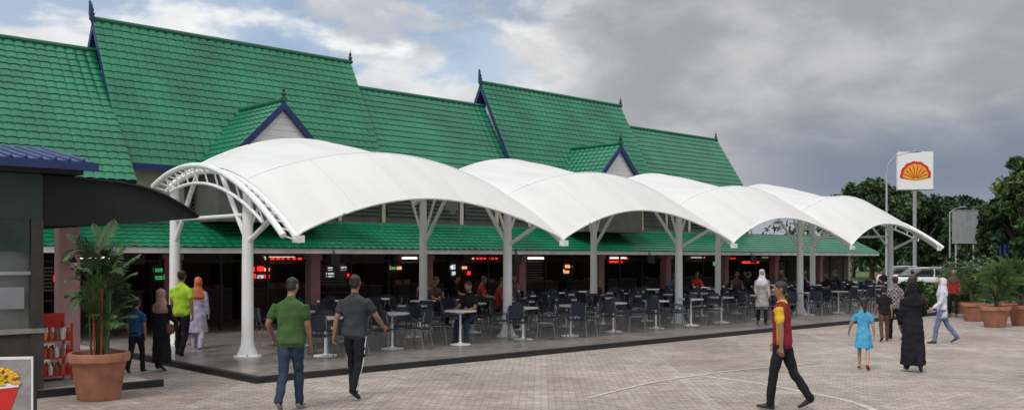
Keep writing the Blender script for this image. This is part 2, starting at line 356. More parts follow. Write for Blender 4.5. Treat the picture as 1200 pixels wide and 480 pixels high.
wl.box((29,7.2,3.0),(38.4,15,3.09),'slat'); roof.loft([(-9,7.12,3.1),(38.4,7.12,3.1)],.07,k='ridge',n=8)
for i in range(17):
    s=2.1+i*1.6; wl.box((s,7.17,3.35),(s+1.3,7.198,4.1),'glass')
    for j in range(6): wl.box((s,7.14,3.38+j*.13),(s+1.3,7.168,3.42+j*.13),'slat')
    wl.box((s+1.38,7.12,3.1),(s+1.5,7.168,4.4),'cream')
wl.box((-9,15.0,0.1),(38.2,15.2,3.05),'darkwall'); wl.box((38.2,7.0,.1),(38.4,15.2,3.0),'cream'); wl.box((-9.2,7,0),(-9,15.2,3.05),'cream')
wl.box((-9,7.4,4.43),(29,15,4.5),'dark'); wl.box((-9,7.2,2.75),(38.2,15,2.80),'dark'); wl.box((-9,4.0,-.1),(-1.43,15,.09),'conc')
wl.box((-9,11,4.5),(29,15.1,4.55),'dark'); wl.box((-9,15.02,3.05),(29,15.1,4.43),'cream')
pil=MB()
for i in range(10):
    s=-2.7+i*4.18
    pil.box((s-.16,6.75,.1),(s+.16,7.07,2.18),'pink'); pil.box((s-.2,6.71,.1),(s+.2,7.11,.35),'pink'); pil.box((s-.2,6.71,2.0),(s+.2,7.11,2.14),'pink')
    for j in (1,2):
        q=s+j*4.18/3; pil.box((q-.03,7.0,.1),(q+.03,7.06,2.18),'black')
    if i%3!=1:
        pil.box((s+.16,7.01,1.0),(s+1.36,7.04,1.05),'black'); 
    pil.box((s+.16,7.0,1.95),(s+4.0,7.05,2.0),'black')
    if i%2==0:
        for j in range(7): pil.box((s+.25,7.075,1.25+j*.09),(s+1.3,7.09,1.29+j*.09),'counter')
st=MB(); lt=MB()
cs=['lampwarm','lampcool','lampwarm','lampred','lampcool','lampgreen','lampwarm']
for i in range(15):
    s=-6+i*2.9; d=10.6+random.uniform(-.3,.3)
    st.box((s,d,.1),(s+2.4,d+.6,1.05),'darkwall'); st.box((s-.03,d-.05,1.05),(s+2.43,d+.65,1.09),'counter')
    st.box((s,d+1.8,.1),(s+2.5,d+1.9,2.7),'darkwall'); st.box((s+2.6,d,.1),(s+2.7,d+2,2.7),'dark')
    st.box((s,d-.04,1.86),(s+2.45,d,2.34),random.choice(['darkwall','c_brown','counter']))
    for j in range(5):
        z=random.uniform(1.1,1.25); st.box((s+.2+j*.42,d+.1,1.09),(s+.45+j*.42,d+.35,z),random.choice(['counter','pink','terr','counter','c_brown','grey']))
    # lit shelves / menu board broken into small cells behind the counter
    c0=random.choice(cs); nx_=random.randint(4,7); x0=s+random.uniform(.1,.5)
    for a_ in range(nx_):
        for r_ in range(2):
            if random.random()<.25: continue
            x=x0+a_*.27; z=1.36+r_*.24
            lt.box((x,d+1.72,z),(x+random.uniform(.14,.23),d+1.78,z+random.uniform(.10,.18)),c0 if random.random()<.7 else random.choice(cs))
    if i%2==0: lt.box((s+.3,d-.2,2.05+random.uniform(-.05,.05)),(s+1.4,d-.16,2.08),'lampwhite')
    # letters-like strip on some fascias
    if i%3==1:
        for a_ in range(7): lt.box((s+.4+a_*.2,d-.06,1.95),(s+.4+a_*.2+random.uniform(.08,.15),d-.045,2.06),random.choice(['lampred','lampwarm']) if a_==0 else 'lampred')
for i in range(11):
    s=-1+i*3.1+random.uniform(-.9,.9); lt.box((s,8.3,1.96),(s+random.uniform(.3,.8),8.34,1.98),'lampwhite')
for a_ in range(5): lt.box((19.2+a_*.16,7.2,1.86),(19.31+a_*.16,7.23,1.94),'lampred')
lt.box((26.2,7.2,1.70),(26.8,7.23,1.88),'lampgreen'); lt.box((28.5,7.2,1.8),(29.9,7.23,1.9),'lampred')
for mb,n in ((roof,'tiled_roof'),(trim,'bargeboards_and_finials'),(wl,'walls'),(pil,'pillars_and_frames'),(st,'food_stalls'),(lt,'lit_menu_boards')): mb.obj(n,parent=B,sm_angle=(35 if n=='tiled_roof' else None))
# ---------------------------------------------------------------- canopy
cv=empty('tensile_canopy',LM)
Ad=np.array([-1.9,-1,0,1.1,2.2,3.7]); Az=np.array([2.42,3.05,3.5,3.84,3.92,3.62]); pc=np.polyfit(Ad,Az,3)
def A(d): return np.polyval(pc,d)
def bul(d): return np.interp(d,[-1.9,-1.2,-.5,.05,.7,1.4,2.2,3.0,3.7],[.56,.62,.70,.78,.56,.52,.74,1.04,1.34])
st_=MB(); 
for m_ in range(4):
    mb=MB(); nu=61; V=[]
    for i in range(nu):
        t_=i/(nu-1); sn=math.sin(math.pi*t_); fd=-1.9+.32*sn; bd=3.75-.25*sn
        dd=list(np.linspace(fd,.05,16))+list(np.linspace(.05,bd,27))[1:]; nv_=len(dd)
        for d in dd: V.append((m_*7+7*t_,d,A(d)+bul(d)*sn**.82+ .05))
    F=[(i*nv_+j,(i+1)*nv_+j,(i+1)*nv_+j+1,i*nv_+j+1) for i in range(nu-1) for j in range(nv_-1)]
    mb.add(V,F,'memb'); mb.obj('membrane',parent=cv,sm_angle=14)
    for jj in (0,nv_-1): st_.loft([V[i*nv_+jj] for i in range(nu)],.028,k='white',n=6)
    st_.loft([(p[0],p[1],p[2]+.0) for p in [V[i*nv_+15] for i in range(nu)]],.018,k='white',n=6)
ds=np.linspace(-1.95,3.8,26)
for i in range(5):
    S=i*7.0
    st_.loft([(S,d,A(d)-.03) for d in ds],.065,k='white',n=8)
    for d in (0,3.4):
        zt=float(A(d))
        st_.rev([(.0,.1),(.27,.1),(.27,.13),(.20,.16),(.13,.34),(.118,.5),(.108,2.3),(.095,zt-.1),(0,zt)],'white',16,(S,d,0))
        for q in range(6):
            a_=q*math.pi/3; st_.rev([(.018,.13),(.018,.17),(0,.17)],'greylt',6,(S+.235*math.cos(a_),d+.235*math.sin(a_),0))
        for dd in (-1.0,1.0):
            e=d+dd*1.15
            if e<3.9: st_.tube((S,d,2.35),(S,e,float(A(e))-.05),.05)
        for ss in (-1,1):
            if (S+ss*.55)<-.5 or S+ss*.55>28.5: continue
            zz=float(A(d)+bul(d)*math.sin(math.pi*.55/7)**.82)
            st_.tube((S,d,2.55),(S+ss*.55,d,zz-.04),.035)
    if i in (0,4): st_.tube((S,0,2.9),(S,3.4,2.9),.04)
    st_.box((S-.1,-1.98,2.33),(S+.1,-1.88,2.46),'white')
for S,sg in ((-.32,-1),(28.32,1)):
    st_.loft([(S,d,A(d)+.06) for d in ds],.06,k='white',n=8)
    for d in ds[::1]: st_.tube((S,d,A(d)+.06),(S-sg*.32,d,A(d)-.03),.018,n=5)
    st_.loft([(S-sg*.1,d,A(d)-.30) for d in ds[4:-3]],.035,k='white',n=6)
    for d in ds[4:-3:2]: st_.tube((S,d,A(d)+.04),(S-sg*.1,d,A(d)-.30),.018,n=5)
for d in (.3,2.2,3.4):
    for m_ in range(4):
        st_.loft([(m_*7+7*q,d,A(d)+bul(d)*math.sin(math.pi*q)**.82-.03) for q in np.linspace(0,1,21)],.04,k='white',n=6)
st_.obj('steel_frame',parent=cv,sm_angle=40)
for i in range(1,5):
    b=MB(); b.box((-.09,-.09,0),(.09,.09,.3),'black'); b.prism([(-.11,.0),(.11,.0),(.08,-.07),(-.08,-.07)],.02,.28,'black',axis=2); b.tube((0,0,.3),(0,.12,.42),.015,'black'); b.box((-.06,.1,.34),(.06,.14,.46),'black')
    b.obj('wall_speaker',LM@Matrix.Translation((i*7.0-1.6,5.3,1.84)))
# ---------------------------------------------------------------- tables & chairs
def table_mesh():
    b=MB(); b.rev([(0,.735),(.36,.735),(.375,.745),(.375,.765),(.36,.775),(0,.775)],'tabletop',20); b.rev([(.025,.03),(.025,.735)],'white',10)
    b.rev([(.24,0),(.24,.015),(.05,.04),(.03,.07)],'white',16); b.rev([(.1,.70),(.1,.735)],'white',12)
    return b.mesh('cafe_table')
def chair_mesh():
    b=MB(); W_=.21
    ys=np.linspace(-.2,.2,7); prof=[(y,.44+.02*math.cos(y*7)+ (.015 if y>.15 else 0)) for y in ys]
    V=[(x,y,z+.015*(x/W_)**2) for x in (-W_,-W_/2,0,W_/2,W_) for y,z in prof]
    V+=[(v[0],v[1],v[2]-.02) for v in V]
    F=[(i*7+j,(i+1)*7+j,(i+1)*7+j+1,i*7+j+1) for i in range(4) for j in range(6)]; F+=[tuple(35+q for q in f[::-1]) for f in F]
    F+=[(j,j+1,35+j+1,35+j) for j in range(6)]+[(28+j+1,28+j,63+j,63+j+1) for j in range(6)]+[(i*7,35+i*7,35+i*7+7,i*7+7) for i in range(4)]+[(i*7+6,i*7+13,35+i*7+13,35+i*7+6) for i in range(4)]
    b.add(V,F,'chair')
    zs=np.linspace(.55,.86,5); V=[]
    for x in np.linspace(-.21,.21,7):
        for z in zs:
            V.append((x*(1-.25*max(0,(z-.7)/.16)**2*abs(x)/.21),-.23-.12*(z-.5)+.05*(x/.21)**2,z))
    V+=[(v[0],v[1]-.018,v[2]) for v in V]
    F=[(i*5+j,(i+1)*5+j,(i+1)*5+j+1,i*5+j+1) for i in range(6) for j in range(4)]; F+=[tuple(35+q for q in f[::-1]) for f in F]
    F+=[(j,j+1,36+j,35+j) for j in range(4)]+[(30+j,65+j,66+j,31+j) for j in range(4)]+[(i*5+4,i*5+9,i*5+44,i*5+39) for i in range(6)]+[(i*5,i*5+35,i*5+40,i*5+5) for i in range(6)]
    b.add(V,F,'chair')
    for x in (-.19,.19):
        b.tube((x,.17,.44),(x*1.12,.22,0),.011,'chairleg',6); b.tube((x,-.17,.44),(x*1.12,-.25,0),.011,'chairleg',6); b.tube((x*.95,-.17,.43),(x*.95,-.265,.80),.012,'chairleg',6)
        b.tube((x,-.17,.425),(x,.17,.425),.011,'chairleg',6)
        b.loft([(x*1.15,-.22,.60),(x*1.22,-.02,.64),(x*1.2,.14,.62),(x*1.1,.17,.45)],.012,k='chair',n=6)
    return b.mesh('cafe_chair')
TM,CM=table_mesh(),chair_mesh()
def put(me,name,s,d,rot,z=.1):
    o=bpy.data.objects.new(name,me); COL.objects.link(o); o.matrix_world=LM@Matrix.Translation((s,d,z))@Matrix.Rotation(rot,4,'Z'); return o
seatspots=[]
cols_s=[1.35+1.75*i for i in range(20)]
for ri,d0 in enumerate((-.75,1.5,3.6,5.4)):
    for i,s0 in enumerate(cols_s):
        if ri>=2 and i<2: continue
        s=s0+random.uniform(-.15,.15)+(.5 if ri%2==1 else 0); d=d0+random.uniform(-.18,.18)
        if abs((s+3.5)%7-3.5)<.45 and (abs(d)<.5 or abs(d-3.4)<.5): s+=.6
        put(TM,'cafe_table',s,d,random.random())
        for q in range(4):
            if random.random()<.06: continue
            a=math.pi/4+q*math.pi/2+random.uniform(-.35,.35); rr=random.uniform(.5,.68)
            cs_,cd=s+rr*math.cos(a),d+rr*math.sin(a)
            if min(abs(cs_-7*round(cs_/7)),9)<.35 and min(abs(cd),abs(cd-3.4))<.35: continue
            rot=a+math.pi/2+random.uniform(-.35,.35)
            put(CM,'cafe_chair',cs_,cd,rot); seatspots.append((cs_,cd,rot,ri,i))
# ---------------------------------------------------------------- people
def vadd(a,b,k=1.0): return tuple(x+k*y for x,y in zip(a,b))
def person_mesh(name,o,pose,vox=.016):
    lean=R(pose.get('lean',0)); yaw=R(pose.get('yaw',0)); nod=R(pose.get('nod',0))
    w=o.get('w',1.0); hs=o.get('head',1.0); sk_=o.get('skin','skin')
    def T(p):
        x,y,z=p; dz=z-.93; return (x,y*math.cos(lean)+dz*math.sin(lean),.93+dz*math.cos(lean)-y*math.sin(lean))
    def Hd(p):
        x,y,z=(p[0]*hs,p[1]*hs,(p[2]-1.5)*hs); y2=y*math.cos(nod)+z*math.sin(nod); z2=z*math.cos(nod)-y*math.sin(nod)
        x3=x*math.cos(yaw)-y2*math.sin(yaw); y3=x*math.sin(yaw)+y2*math.cos(yaw); return T((x3,y3,1.5+z2))
    hside=(math.cos(yaw),math.sin(yaw),0)
    parts=[]; X=(1,0,0)
    def P(pts,ra,rb,k,side=X,cap=.5): 
        m=len(pts); ra=list(ra) if hasattr(ra,'__len__') else [ra]*m; rb=ra if rb is None else (list(rb) if hasattr(rb,'__len__') else [rb]*m)
        parts.append((pts,ra,rb,side,k,cap))
    sh=o['top']; pn=o['pants']
    low=9; legs=[]
    for i,sg in enumerate((-1,1)):
        th,kn,fp=pose['legs'][i]; ab=pose.get('labd',3); th,kn,fp=R(th),R(kn),R(fp); ax=math.sin(R(ab))*sg
        hip=(sg*.085,0,.90); k1=vadd(hip,(ax,math.sin(th),-math.cos(th)),.43); an=vadd(k1,(ax*.3,math.sin(th-kn),-math.cos(th-kn)),.41)
        def fo(y,z): return (an[0]+ (y*.12*sg),an[1]+y*math.cos(fp)-z*math.sin(fp)*-1,an[2]+z*math.cos(fp)+y*math.sin(fp))
        heel,ball,toe=fo(-.055,-.045),fo(.11,-.05),fo(.18,-.052)
        low=min(low,heel[2]-.035,toe[2]-.022,ball[2]-.03); legs.append((sg,hip,k1,an,heel,ball,toe))
    dress=o.get('dress')
    for sg,hip,k1,an,heel,ball,toe in legs:
        mid=tuple((a+b)/2 for a,b in zip(hip,k1)); cm=vadd(k1,tuple(a-b for a,b in zip(an,k1)),.35)
        if o.get('barelegs'):
            P([hip,mid,k1],[.085,.07,.05],None,sk_); P([k1,cm,an],[.05,.05,.034],None,sk_)
        else:
            P([hip,mid,k1],[.096,.084,.064],None,pn); hem=vadd(an,(0,-.005,-.02)); P([k1,cm,hem],[.064,.064,.056],None,pn,cap=0)
        P([heel,vadd(an,(0,.03,-.03)),ball,toe],[.034,.040,.043,.028],[.035,.042,.028,.02],o.get('shoe','shoe'),cap=.7)
        P([an,vadd(heel,(0,.03,.01))],[.036,.036],None,sk_ if o.get('barelegs') else pn)
    if not dress:
        P([(0,-.005,.84),(0,-.005,.92),(0,0,1.0)],[.14*w,.165*w,.158*w],[.10,.122,.115],pn)
        hz=o.get('hem',.88)
        P([T((0,0,hz)),T((0,0,.98)),T((0,0,1.10)),T((0,.005,1.24)),T((0,.0,1.35)),T((0,-.01,1.42)),T((0,-.012,1.475))],
          [.178*w,.170*w,.160*w,.180*w,.195*w,.165,.075],[.132*w,.126*w,.118*w,.124*w,.118,.092,.07],sh,cap=.05)
    else:
        hz,hr=dress
        zs=[hz,hz+(.95-hz)*.5 ,.95,1.10,1.24,1.35,1.42,1.475]
        sw=pose.get('sway',0.03)
        P([(0,sw,zs[0]),(0,sw*.5,zs[1]),T((0,0,.95)),T((0,0,1.10)),T((0,.005,1.24)),T((0,0,1.35)),T((0,-.01,1.42)),T((0,-.012,1.475))],
          [hr,(hr+.18)/2*w,.178*w,.150*w,.168*w,.18*w,.155,.075],[hr*.85,(hr*.85+.13)/2,.13,.108,.122,.112,.09,.07],sh,cap=.02)
    P([T((0,-.01,1.43)),Hd((0,0,1.56))],[.058,.052],None,sk_)
    c=.012
    P([Hd((0,c+.03,1.532)),Hd((0,c+.015,1.56)),Hd((0,c,1.60)),Hd((0,c,1.65)),Hd((0,c-.003,1.70)),Hd((0,c-.01,1.735))],[q*hs for q in (.032,.054,.068,.075,.072,.05)],[q*hs for q in (.034,.068,.087,.096,.092,.065)],sk_,side=hside)
    P([Hd((0,c+.09,1.665)),Hd((0,c+.112,1.63)),Hd((0,c+.09,1.618))],[.010,.015,.012],None,sk_,side=hside)
    scarf=o.get('scarf')
    if scarf:
        P([Hd((0,-.01,1.52)),Hd((0,-.02,1.58)),Hd((0,-.018,1.65)),Hd((0,-.012,1.71)),Hd((0,-.012,1.75))],[q*hs for q in (.085,.092,.096,.088,.058)],[q*hs for q in (.10,.102,.108,.104,.07)],scarf,side=hside)
        P([T((0,.0,1.28)),T((0,-.005,1.38)),T((0,-.01,1.46)),Hd((0,-.01,1.56))],[.19*w,.185*w,.125,.085],[.15,.135,.115,.10],scarf,cap=.1)
    else:
        for sg in (-1,1): P([Hd((sg*.072,0,1.62)),Hd((sg*.079,-.008,1.665))],[.012,.014],[.02,.024],sk_,side=hside)
        hh=o.get('hair','hair')
        P([Hd((0,c-.045,1.585)),Hd((0,c-.035,1.62)),Hd((0,c-.02,1.67)),Hd((0,c-.012,1.715)),Hd((0,c-.012,1.75))],[q*hs for q in (.055,.072,.083,.081,.052)],[q*hs for q in (.055,.070,.088,.097,.07)],hh,side=hside)
        if o.get('longhair'): P([Hd((0,-.05,1.68)),Hd((0,-.085,1.58)),Hd((0,-.10,1.47))],[.07,.065,.03],[.05,.04,.025],hh,side=hside)
        P([T((0,-.012,1.455)),T((0,-.008,1.49))],[.078,.068],None,o.get('collar',sh),cap=0)
    extra=MB()
    for i,sg in enumerate((-1,1)):
        sw,ab,el,inn=pose['arms'][i]; sw,ab,el,inn=R(sw),R(ab),R(el),R(inn)
        S0=T((sg*(.168*w),-.005,1.395))
        u=np.array((sg*math.sin(ab),math.cos(ab)*math.sin(sw),-math.cos(ab)*math.cos(sw)))
        ab2=ab*.5-inn; f=np.array((sg*math.sin(ab2),math.cos(ab2)*math.sin(sw+el),-math.cos(ab2)*math.cos(sw+el)))
        E=tuple(np.array(S0)+u*.285); Wr=tuple(np.array(E)+f*.245)
        sl=o.get('sleeve','short'); sc=o.get('sleevecol',sh)
        midu=tuple(np.array(S0)+u*.19)
        if sl=='short':
            P([S0,tuple(np.array(S0)+u*.1),midu],[.064,.064,.063],None,sc,cap=0); P([midu,E],[.047,.041],None,sk_); P([E,tuple(np.array(E)+f*.08),Wr],[.041,.040,.027],None,sk_)
        else:
            P([S0,midu,E],[.062,.055,.05],None,sc); P([E,tuple(np.array(E)+f*.23)],[.05,.042],None,sc,cap=0); P([tuple(np.array(E)+f*.2),Wr],[.03,.027],None,sk_)
        ff=f/np.linalg.norm(f); a=np.array((0,1.,0)) if abs(ff[1])<.75 else np.array((0,0,1.)); a=a-ff*(a@ff); a/=np.linalg.norm(a)
        nrm=np.cross(ff,a); 
        if nrm[0]*sg>0: nrm=-nrm
        Wv=np.array(Wr)
        P([tuple(Wv-ff*.02),tuple(Wv+ff*.03),tuple(Wv+ff*.085)],[.026,.036,.040],[.022,.018,.015],sk_,side=tuple(a))
        for q,(ln,rr) in enumerate(((.070,.0088),(.080,.0092),(.075,.0088),(.058,.0078))):
            off=(1.5-q)*.0195; p=Wv+ff*.08+a*off; pts=[tuple(p-ff*.012)]; an_=.25
            for sgm in (.42,.33,.25):
                an_+=.32; p=p+(ff*math.cos(an_)+nrm*math.sin(an_))*ln*sgm; pts.append(tuple(p))
            extra.loft(pts,[rr*1.1,rr,rr*.92,rr*.8],k=sk_,n=6,cap=.8)
        p=Wv+ff*.025+a*.028; p2=p+(a*.55+ff*.75+nrm*.25)*.042; p3=p2+(a*.15+ff*.85+nrm*.4)*.034
        extra.loft([tuple(p),tuple(p2),tuple(p3)],[.014,.0115,.009],k=sk_,n=6,cap=.8)
    if o.get('bag'):
        P([T((.2,.02,.98)),T((.215,.0,.86)),T((.22,0,.78))],[.05,.06,.055],[.13,.15,.14],o['bag'])
        extra.loft([T((.19,.0,1.0)),T((.16,.10,1.2)),T((.02,.1,1.43)),T((-.06,0,1.47))],.012,k=o['bag'],n=6)
    tmp=MB()
    for pts,ra,rb,side,k,cap in parts: tmp.loft(pts,ra,rb,side,k,n=16,cap=cap)
    ob=tmp.obj('tmp'); md=ob.modifiers.new('r','REMESH'); md.mode='VOXEL'; md.voxel_size=vox; sm=ob.modifiers.new('s','SMOOTH'); sm.iterations=3; sm.factor=.5
    dg=bpy.context.evaluated_depsgraph_get(); ev=ob.evaluated_get(dg); me=bpy.data.meshes.new_from_object(ev)
    nvv=len(me.vertices); co_=np.empty(nvv*3); me.vertices.foreach_get('co',co_); co_=co_.reshape(-1,3)
    nn_=np.array([tuple(v.normal) for v in me.vertices])
    faces=[tuple(p.vertices) for p in me.polygons]
    fc=np.array([co_[list(f)].mean(0) for f in faces])
    best=np.full(len(fc),1e9); bk=np.zeros(len(fc),int); names=[]
    for pts,ra,rb,side,k,cap in parts:
        if k not in names: names.append(k)
        ki=names.index(k); sdv=np.array(side,float)
        for q in range(len(pts)-1):
            p0=np.array(pts[q]);p1=np.array(pts[q+1]); tt=p1-p0; l=np.linalg.norm(tt)+1e-9; t1=tt/l
            A_=sdv-t1*(t1@sdv)
            if np.linalg.norm(A_)<.3: A_=np.array((0,1.,0))-t1*t1[1]
            A_/=np.linalg.norm(A_)+1e-9; B_=np.cross(t1,A_)
            rel=fc-p0; h=np.clip(rel@t1/l,0,1); ofs=rel-np.outer(h*l,t1)
            aa=ra[q]+(ra[q+1]-ra[q])*h; bb=rb[q]+(rb[q+1]-rb[q])*h
            dd=np.sqrt((ofs@A_/aa)**2+(ofs@B_/bb)**2+(ofs@t1/(np.minimum(aa,bb)*.5))**2)
            msk=dd<best; best[msk]=dd[msk]; bk[msk]=ki
    cm_=np.array([n.startswith('c_') for n in names]); isc=np.zeros(nvv)
    for f,mi_ in zip(faces,bk):
        if cm_[mi_]:
            for q in f: isc[q]=1
    x,y,z=co_.T; ph=random.uniform(0,6)
    fold=np.sin(38*z+14*x*np.sin(9*z+ph)+10*y+ph)*.5+np.sin(21*z-26*x+17*y+ph*2)*.5+ (z<.95)*np.sin(np.arctan2(y,x)*9+4*z)*.5*(1 if dress else 0)
    co_=co_+nn_*(fold*isc*.0065)[:,None]
    bpy.data.objects.remove(ob); bpy.data.meshes.remove(me)
    fin=MB()
    for k in names: fin.mi(k)
    fin.v=[tuple(v) for v in co_.tolist()]; fin.f=faces; fin.m=bk.tolist()
    for sg in (-1,1):
        e=Hd((sg*.030,c+.083,1.652)); extra.loft([vadd(e,(0,0,-.004)),vadd(e,(0,0,.004))],.011,k='eyew',n=8,cap=.8)
        e=Hd((sg*.030,c+.0925,1.652)); extra.loft([vadd(e,(0,0,-.003)),vadd(e,(0,0,.003))],.0065,k='eye',n=6,cap=.8)
        extra.loft([Hd((sg*.015,c+.092,1.675)),Hd((sg*.045,c+.078,1.675))],.005,k='hair',n=5)
    extra.loft([Hd((-.022,c+.078,1.582)),Hd((0,c+.088,1.584)),Hd((.022,c+.078,1.582))],[.004,.008,.004],k='lip',n=6)
    if o.get('stripe'):
        for sg,hip,k1,an,*_ in legs:
            a1=(hip[0]+sg*.094,hip[1],hip[2]+.02); mm=(k1[0]+sg*.064,k1[1],k1[2]); b1=(an[0]+sg*.056,an[1],an[2])
            extra.loft([a1,mm,b1],[.006]*3,[.014]*3,k=o['stripe'],n=6)
    if o.get('sidestripe'):
        for sg in (-1,1):
            extra.loft([T((sg*.176*w,0,.90)),T((sg*.160*w,0,1.10)),T((sg*.178*w,0,1.24))],[.008]*3,[.035,.03,.035],k=o['sidestripe'],n=8,cap=.1)
    off=len(fin.v); fin.v.extend(extra.v)
    for f,mi_ in zip(extra.f,extra.m): fin.f.append(tuple(off+q for q in f)); fin.m.append(fin.mi(extra.mats[mi_]))
    fin.v=[(x,y,z-low) for x,y,z in fin.v]
    return fin.mesh(name,True)
def place(me,name,x,y,h,H,z=0.):
    ob=bpy.data.objects.new(name,me); COL.objects.link(ob); ob.location=(x,y,z); ob.rotation_euler=(0,0,R(h)); s=H/1.76; ob.scale=(s,s,s); return ob
def person(name,fx,fy,h,H,o,pose,vox=.018,z=0.):
    x,y=foot(fx,fy); return place(person_mesh(name,o,pose,vox),name,x,y,h,H,z)
walk=lambda a,b:[(a,8 if a>0 else 22,0 if a>0 else -30),(b,8 if b>0 else 22,0 if b>0 else -30)]
person('man_in_green_tshirt',341,480,-4,1.77,dict(top='c_green',pants='c_jeans',shoe='shoew',w=1.10),dict(legs=walk(-12,14),labd=-1.5,arms=[(-4,26,46,16),(6,8,14,3)],yaw=-15,nod=12),.013)
person('man_in_grey_tshirt',416,466,-14,1.77,dict(top='c_grey',pants='c_black',stripe='c_white',shoe='shoe',w=1.06),dict(legs=walk(15,-10),labd=1,arms=[(-14,16,12,0),(20,26,30,5)],yaw=10),.013)
person('man_in_red_vest',917,479,58,1.72,dict(top='c_red',pants='c_black',sleevecol='c_yellow',collar='c_yellow',sidestripe='c_yellow',w=1.02),dict(legs=[(13,6,4),(-17,18,-30)],arms=[(-10,8,8,0),(8,10,16,4)],yaw=15,lean=2),.013)
person('girl_in_blue_dress',1012,433,-25,1.26,dict(top='c_skyblue',pants='c_skyblue',dress=(.55,.24),barelegs=1,skin='skinl',head=1.22,w=.95,shoe='c_redb',longhair=1),dict(legs=walk(12,-10),arms=[(8,30,20,0),(-5,14,15,0)],yaw=20))
person('woman_in_black_abaya',1070,435,-18,1.60,dict(top='c_black',pants='c_black',dress=(.10,.24),scarf='c_black',sleeve='long',w=1.05),dict(legs=walk(10,-8),arms=[(5,8,15,0),(15,10,60,10)],yaw=-20))
person('woman_in_white_hijab',1104,402,70,1.58,dict(top='c_white',pants='c_lblue',scarf='c_white',sleeve='long',skin='skinl',hem=.72,bag='c_blue'),dict(legs=walk(18,-18),arms=[(10,10,40,5),(-10,12,20,0)],yaw=20))
person('man_in_plaid_shirt',1049,398,10,1.56,dict(top='c_plaid',pants='c_black'),dict(legs=walk(8,-8),arms=[(5,8,20,0),(-8,8,10,0)]))
person('boy_in_black_shirt',1036,400,-10,1.32,dict(top='c_black',pants='c_brown',head=1.15),dict(legs=walk(-8,10),arms=[(5,10,20,0),(-8,10,10,0)]))
person('boy_in_blue_shirt',160,437,0,1.30,dict(top='c_blue',pants='c_black',head=1.15,w=.95),dict(legs=walk(-8,10),arms=[(5,10,20,0),(-8,10,10,0)]))
person('woman_in_brown_dress',189,434,-10,1.45,dict(top='c_black',pants='c_black',dress=(.15,.22),scarf='c_pink',sleeve='long',bag='c_brown'),dict(legs=walk(8,-6),arms=[(5,8,20,0),(10,10,50,0)],yaw=-25))
person('man_in_yellow_tshirt',213,421,-8,1.76,dict(top='c_hiviz',pants='c_black',w=1.05),dict(legs=walk(8,-8),arms=[(5,10,20,0),(-8,10,10,0)]),.018)
person('woman_in_orange_hijab',232,413,5,1.60,dict(top='c_mauve',pants='c_mauve',dress=(.45,.24),scarf='c_orange',sleeve='long',skin='skinl'),dict(legs=walk(10,-8),arms=[(5,12,30,0),(-6,10,20,0)],yaw=30))
person('woman_in_grey_dress',893,385,170,1.58,dict(top='c_cream',pants='c_black',dress=(.55,.23),scarf='c_white',sleeve='long',skin='skinl'),dict(legs=walk(6,-6),arms=[(8,8,30,5),(5,10,50,10)]),.02,z=.1)
sit=dict(legs=[(84,84,0),(80,78,0)],arms=[(25,10,60,15),(30,10,50,15)],lean=8,nod=8,labd=6)
sm_=[person_mesh('seated_man',dict(top='c_black',pants='c_jeans'),sit,.02),person_mesh('seated_man',dict(top='c_redb',pants='c_black'),sit,.022),
     person_mesh('seated_woman',dict(top='c_blue',pants='c_black',scarf='c_brown',sleeve='long'),sit,.022),person_mesh('seated_man',dict(top='c_brown',pants='c_black'),sit,.022)]
def seat(me,s,d,rot):
    ob=bpy.data.objects.new(me.name.split('.')[0],me); COL.objects.link(ob)
    ob.matrix_world=LM@Matrix.Translation((s,d,.1))@Matrix.Rotation(rot,4,'Z')@Matrix.Translation((0,-.08,.0))
cand=[q for q in seatspots if q[4]>=1]
random.shuffle(cand)
pref=[q for q in cand if q[3]==0 and 1<=q[4]<=2][:1]+[q for q in cand if q[3]==1][:5]+[q for q in cand if q[3]==2][:7]+[q for q in cand if q[3]==3][:8]
for j,q in enumerate(pref): seat(sm_[(0,1,3,0,2,0,3)[j%7]],q[0],q[1],q[2])
person('woman_in_red_top',1117,372,160,1.6,dict(top='c_redb',pants='c_black',scarf='c_brown',sleeve='long'),dict(legs=walk(5,-5),arms=[(8,8,30,5),(5,10,50,10)]),.024)
# ---------------------------------------------------------------- kiosk (left)
kz=empty('food_kiosk',LM)
b=MB()
b.box((-12,-1.93,.1),(-4.38,1.2,.95),'kioskwall'); b.box((-12,-1.90,.95),(-4.42,1.15,2.62),'shopglass'); b.box((-12,-1.96,2.62),(-4.36,1.22,3.30),'kiosk')
b.box((-4.52,-1.97,.1),(-4.35,-1.80,2.62),'kioskwall')
for i in range(6): b.box((-5.9-i*1.4,-1.95,.95),(-5.82-i*1.4,-1.902,2.62),'black')
b.box((-12,-1.98,.93),(-4.33,-1.89,1.0),'conc'); b.box((-12,-1.95,1.80),(-4.5,-1.903,1.85),'steel')
b.box((-12,-1.955,2.15),(-4.54,-1.904,2.618),'kiosk')
for j in range(3): b.box((-5.78+j*.42,-1.948,1.2+j*.05),(-5.45+j*.42,-1.906,1.62),('c_cream','c_pink','grey')[j])
for j in range(12): b.box((-12+j*.64,-1.945,.15),(-12+j*.64+.61,-1.931,.88),'kioskwall')
b.obj('kiosk_walls',parent=kz)
b=MB(); b.prism([(-2.35,3.40),(-2.35,3.50),(-.4,3.85),(1.6,3.5),(1.6,3.40)],-12.2,-3.75,'bluetile')
for i in range(42): b.loft([(-12.1+i*.2,-2.36,3.515),(-12.1+i*.2,-.4,3.865)],.028,k='bluetile',n=6)
b.box((-12.2,-2.42,3.36),(-3.7,-2.352,3.47),'blue'); b.box((-12,-2.2,3.31),(-3.85,1.4,3.39),'black')
b.obj('blue_roof',parent=kz)
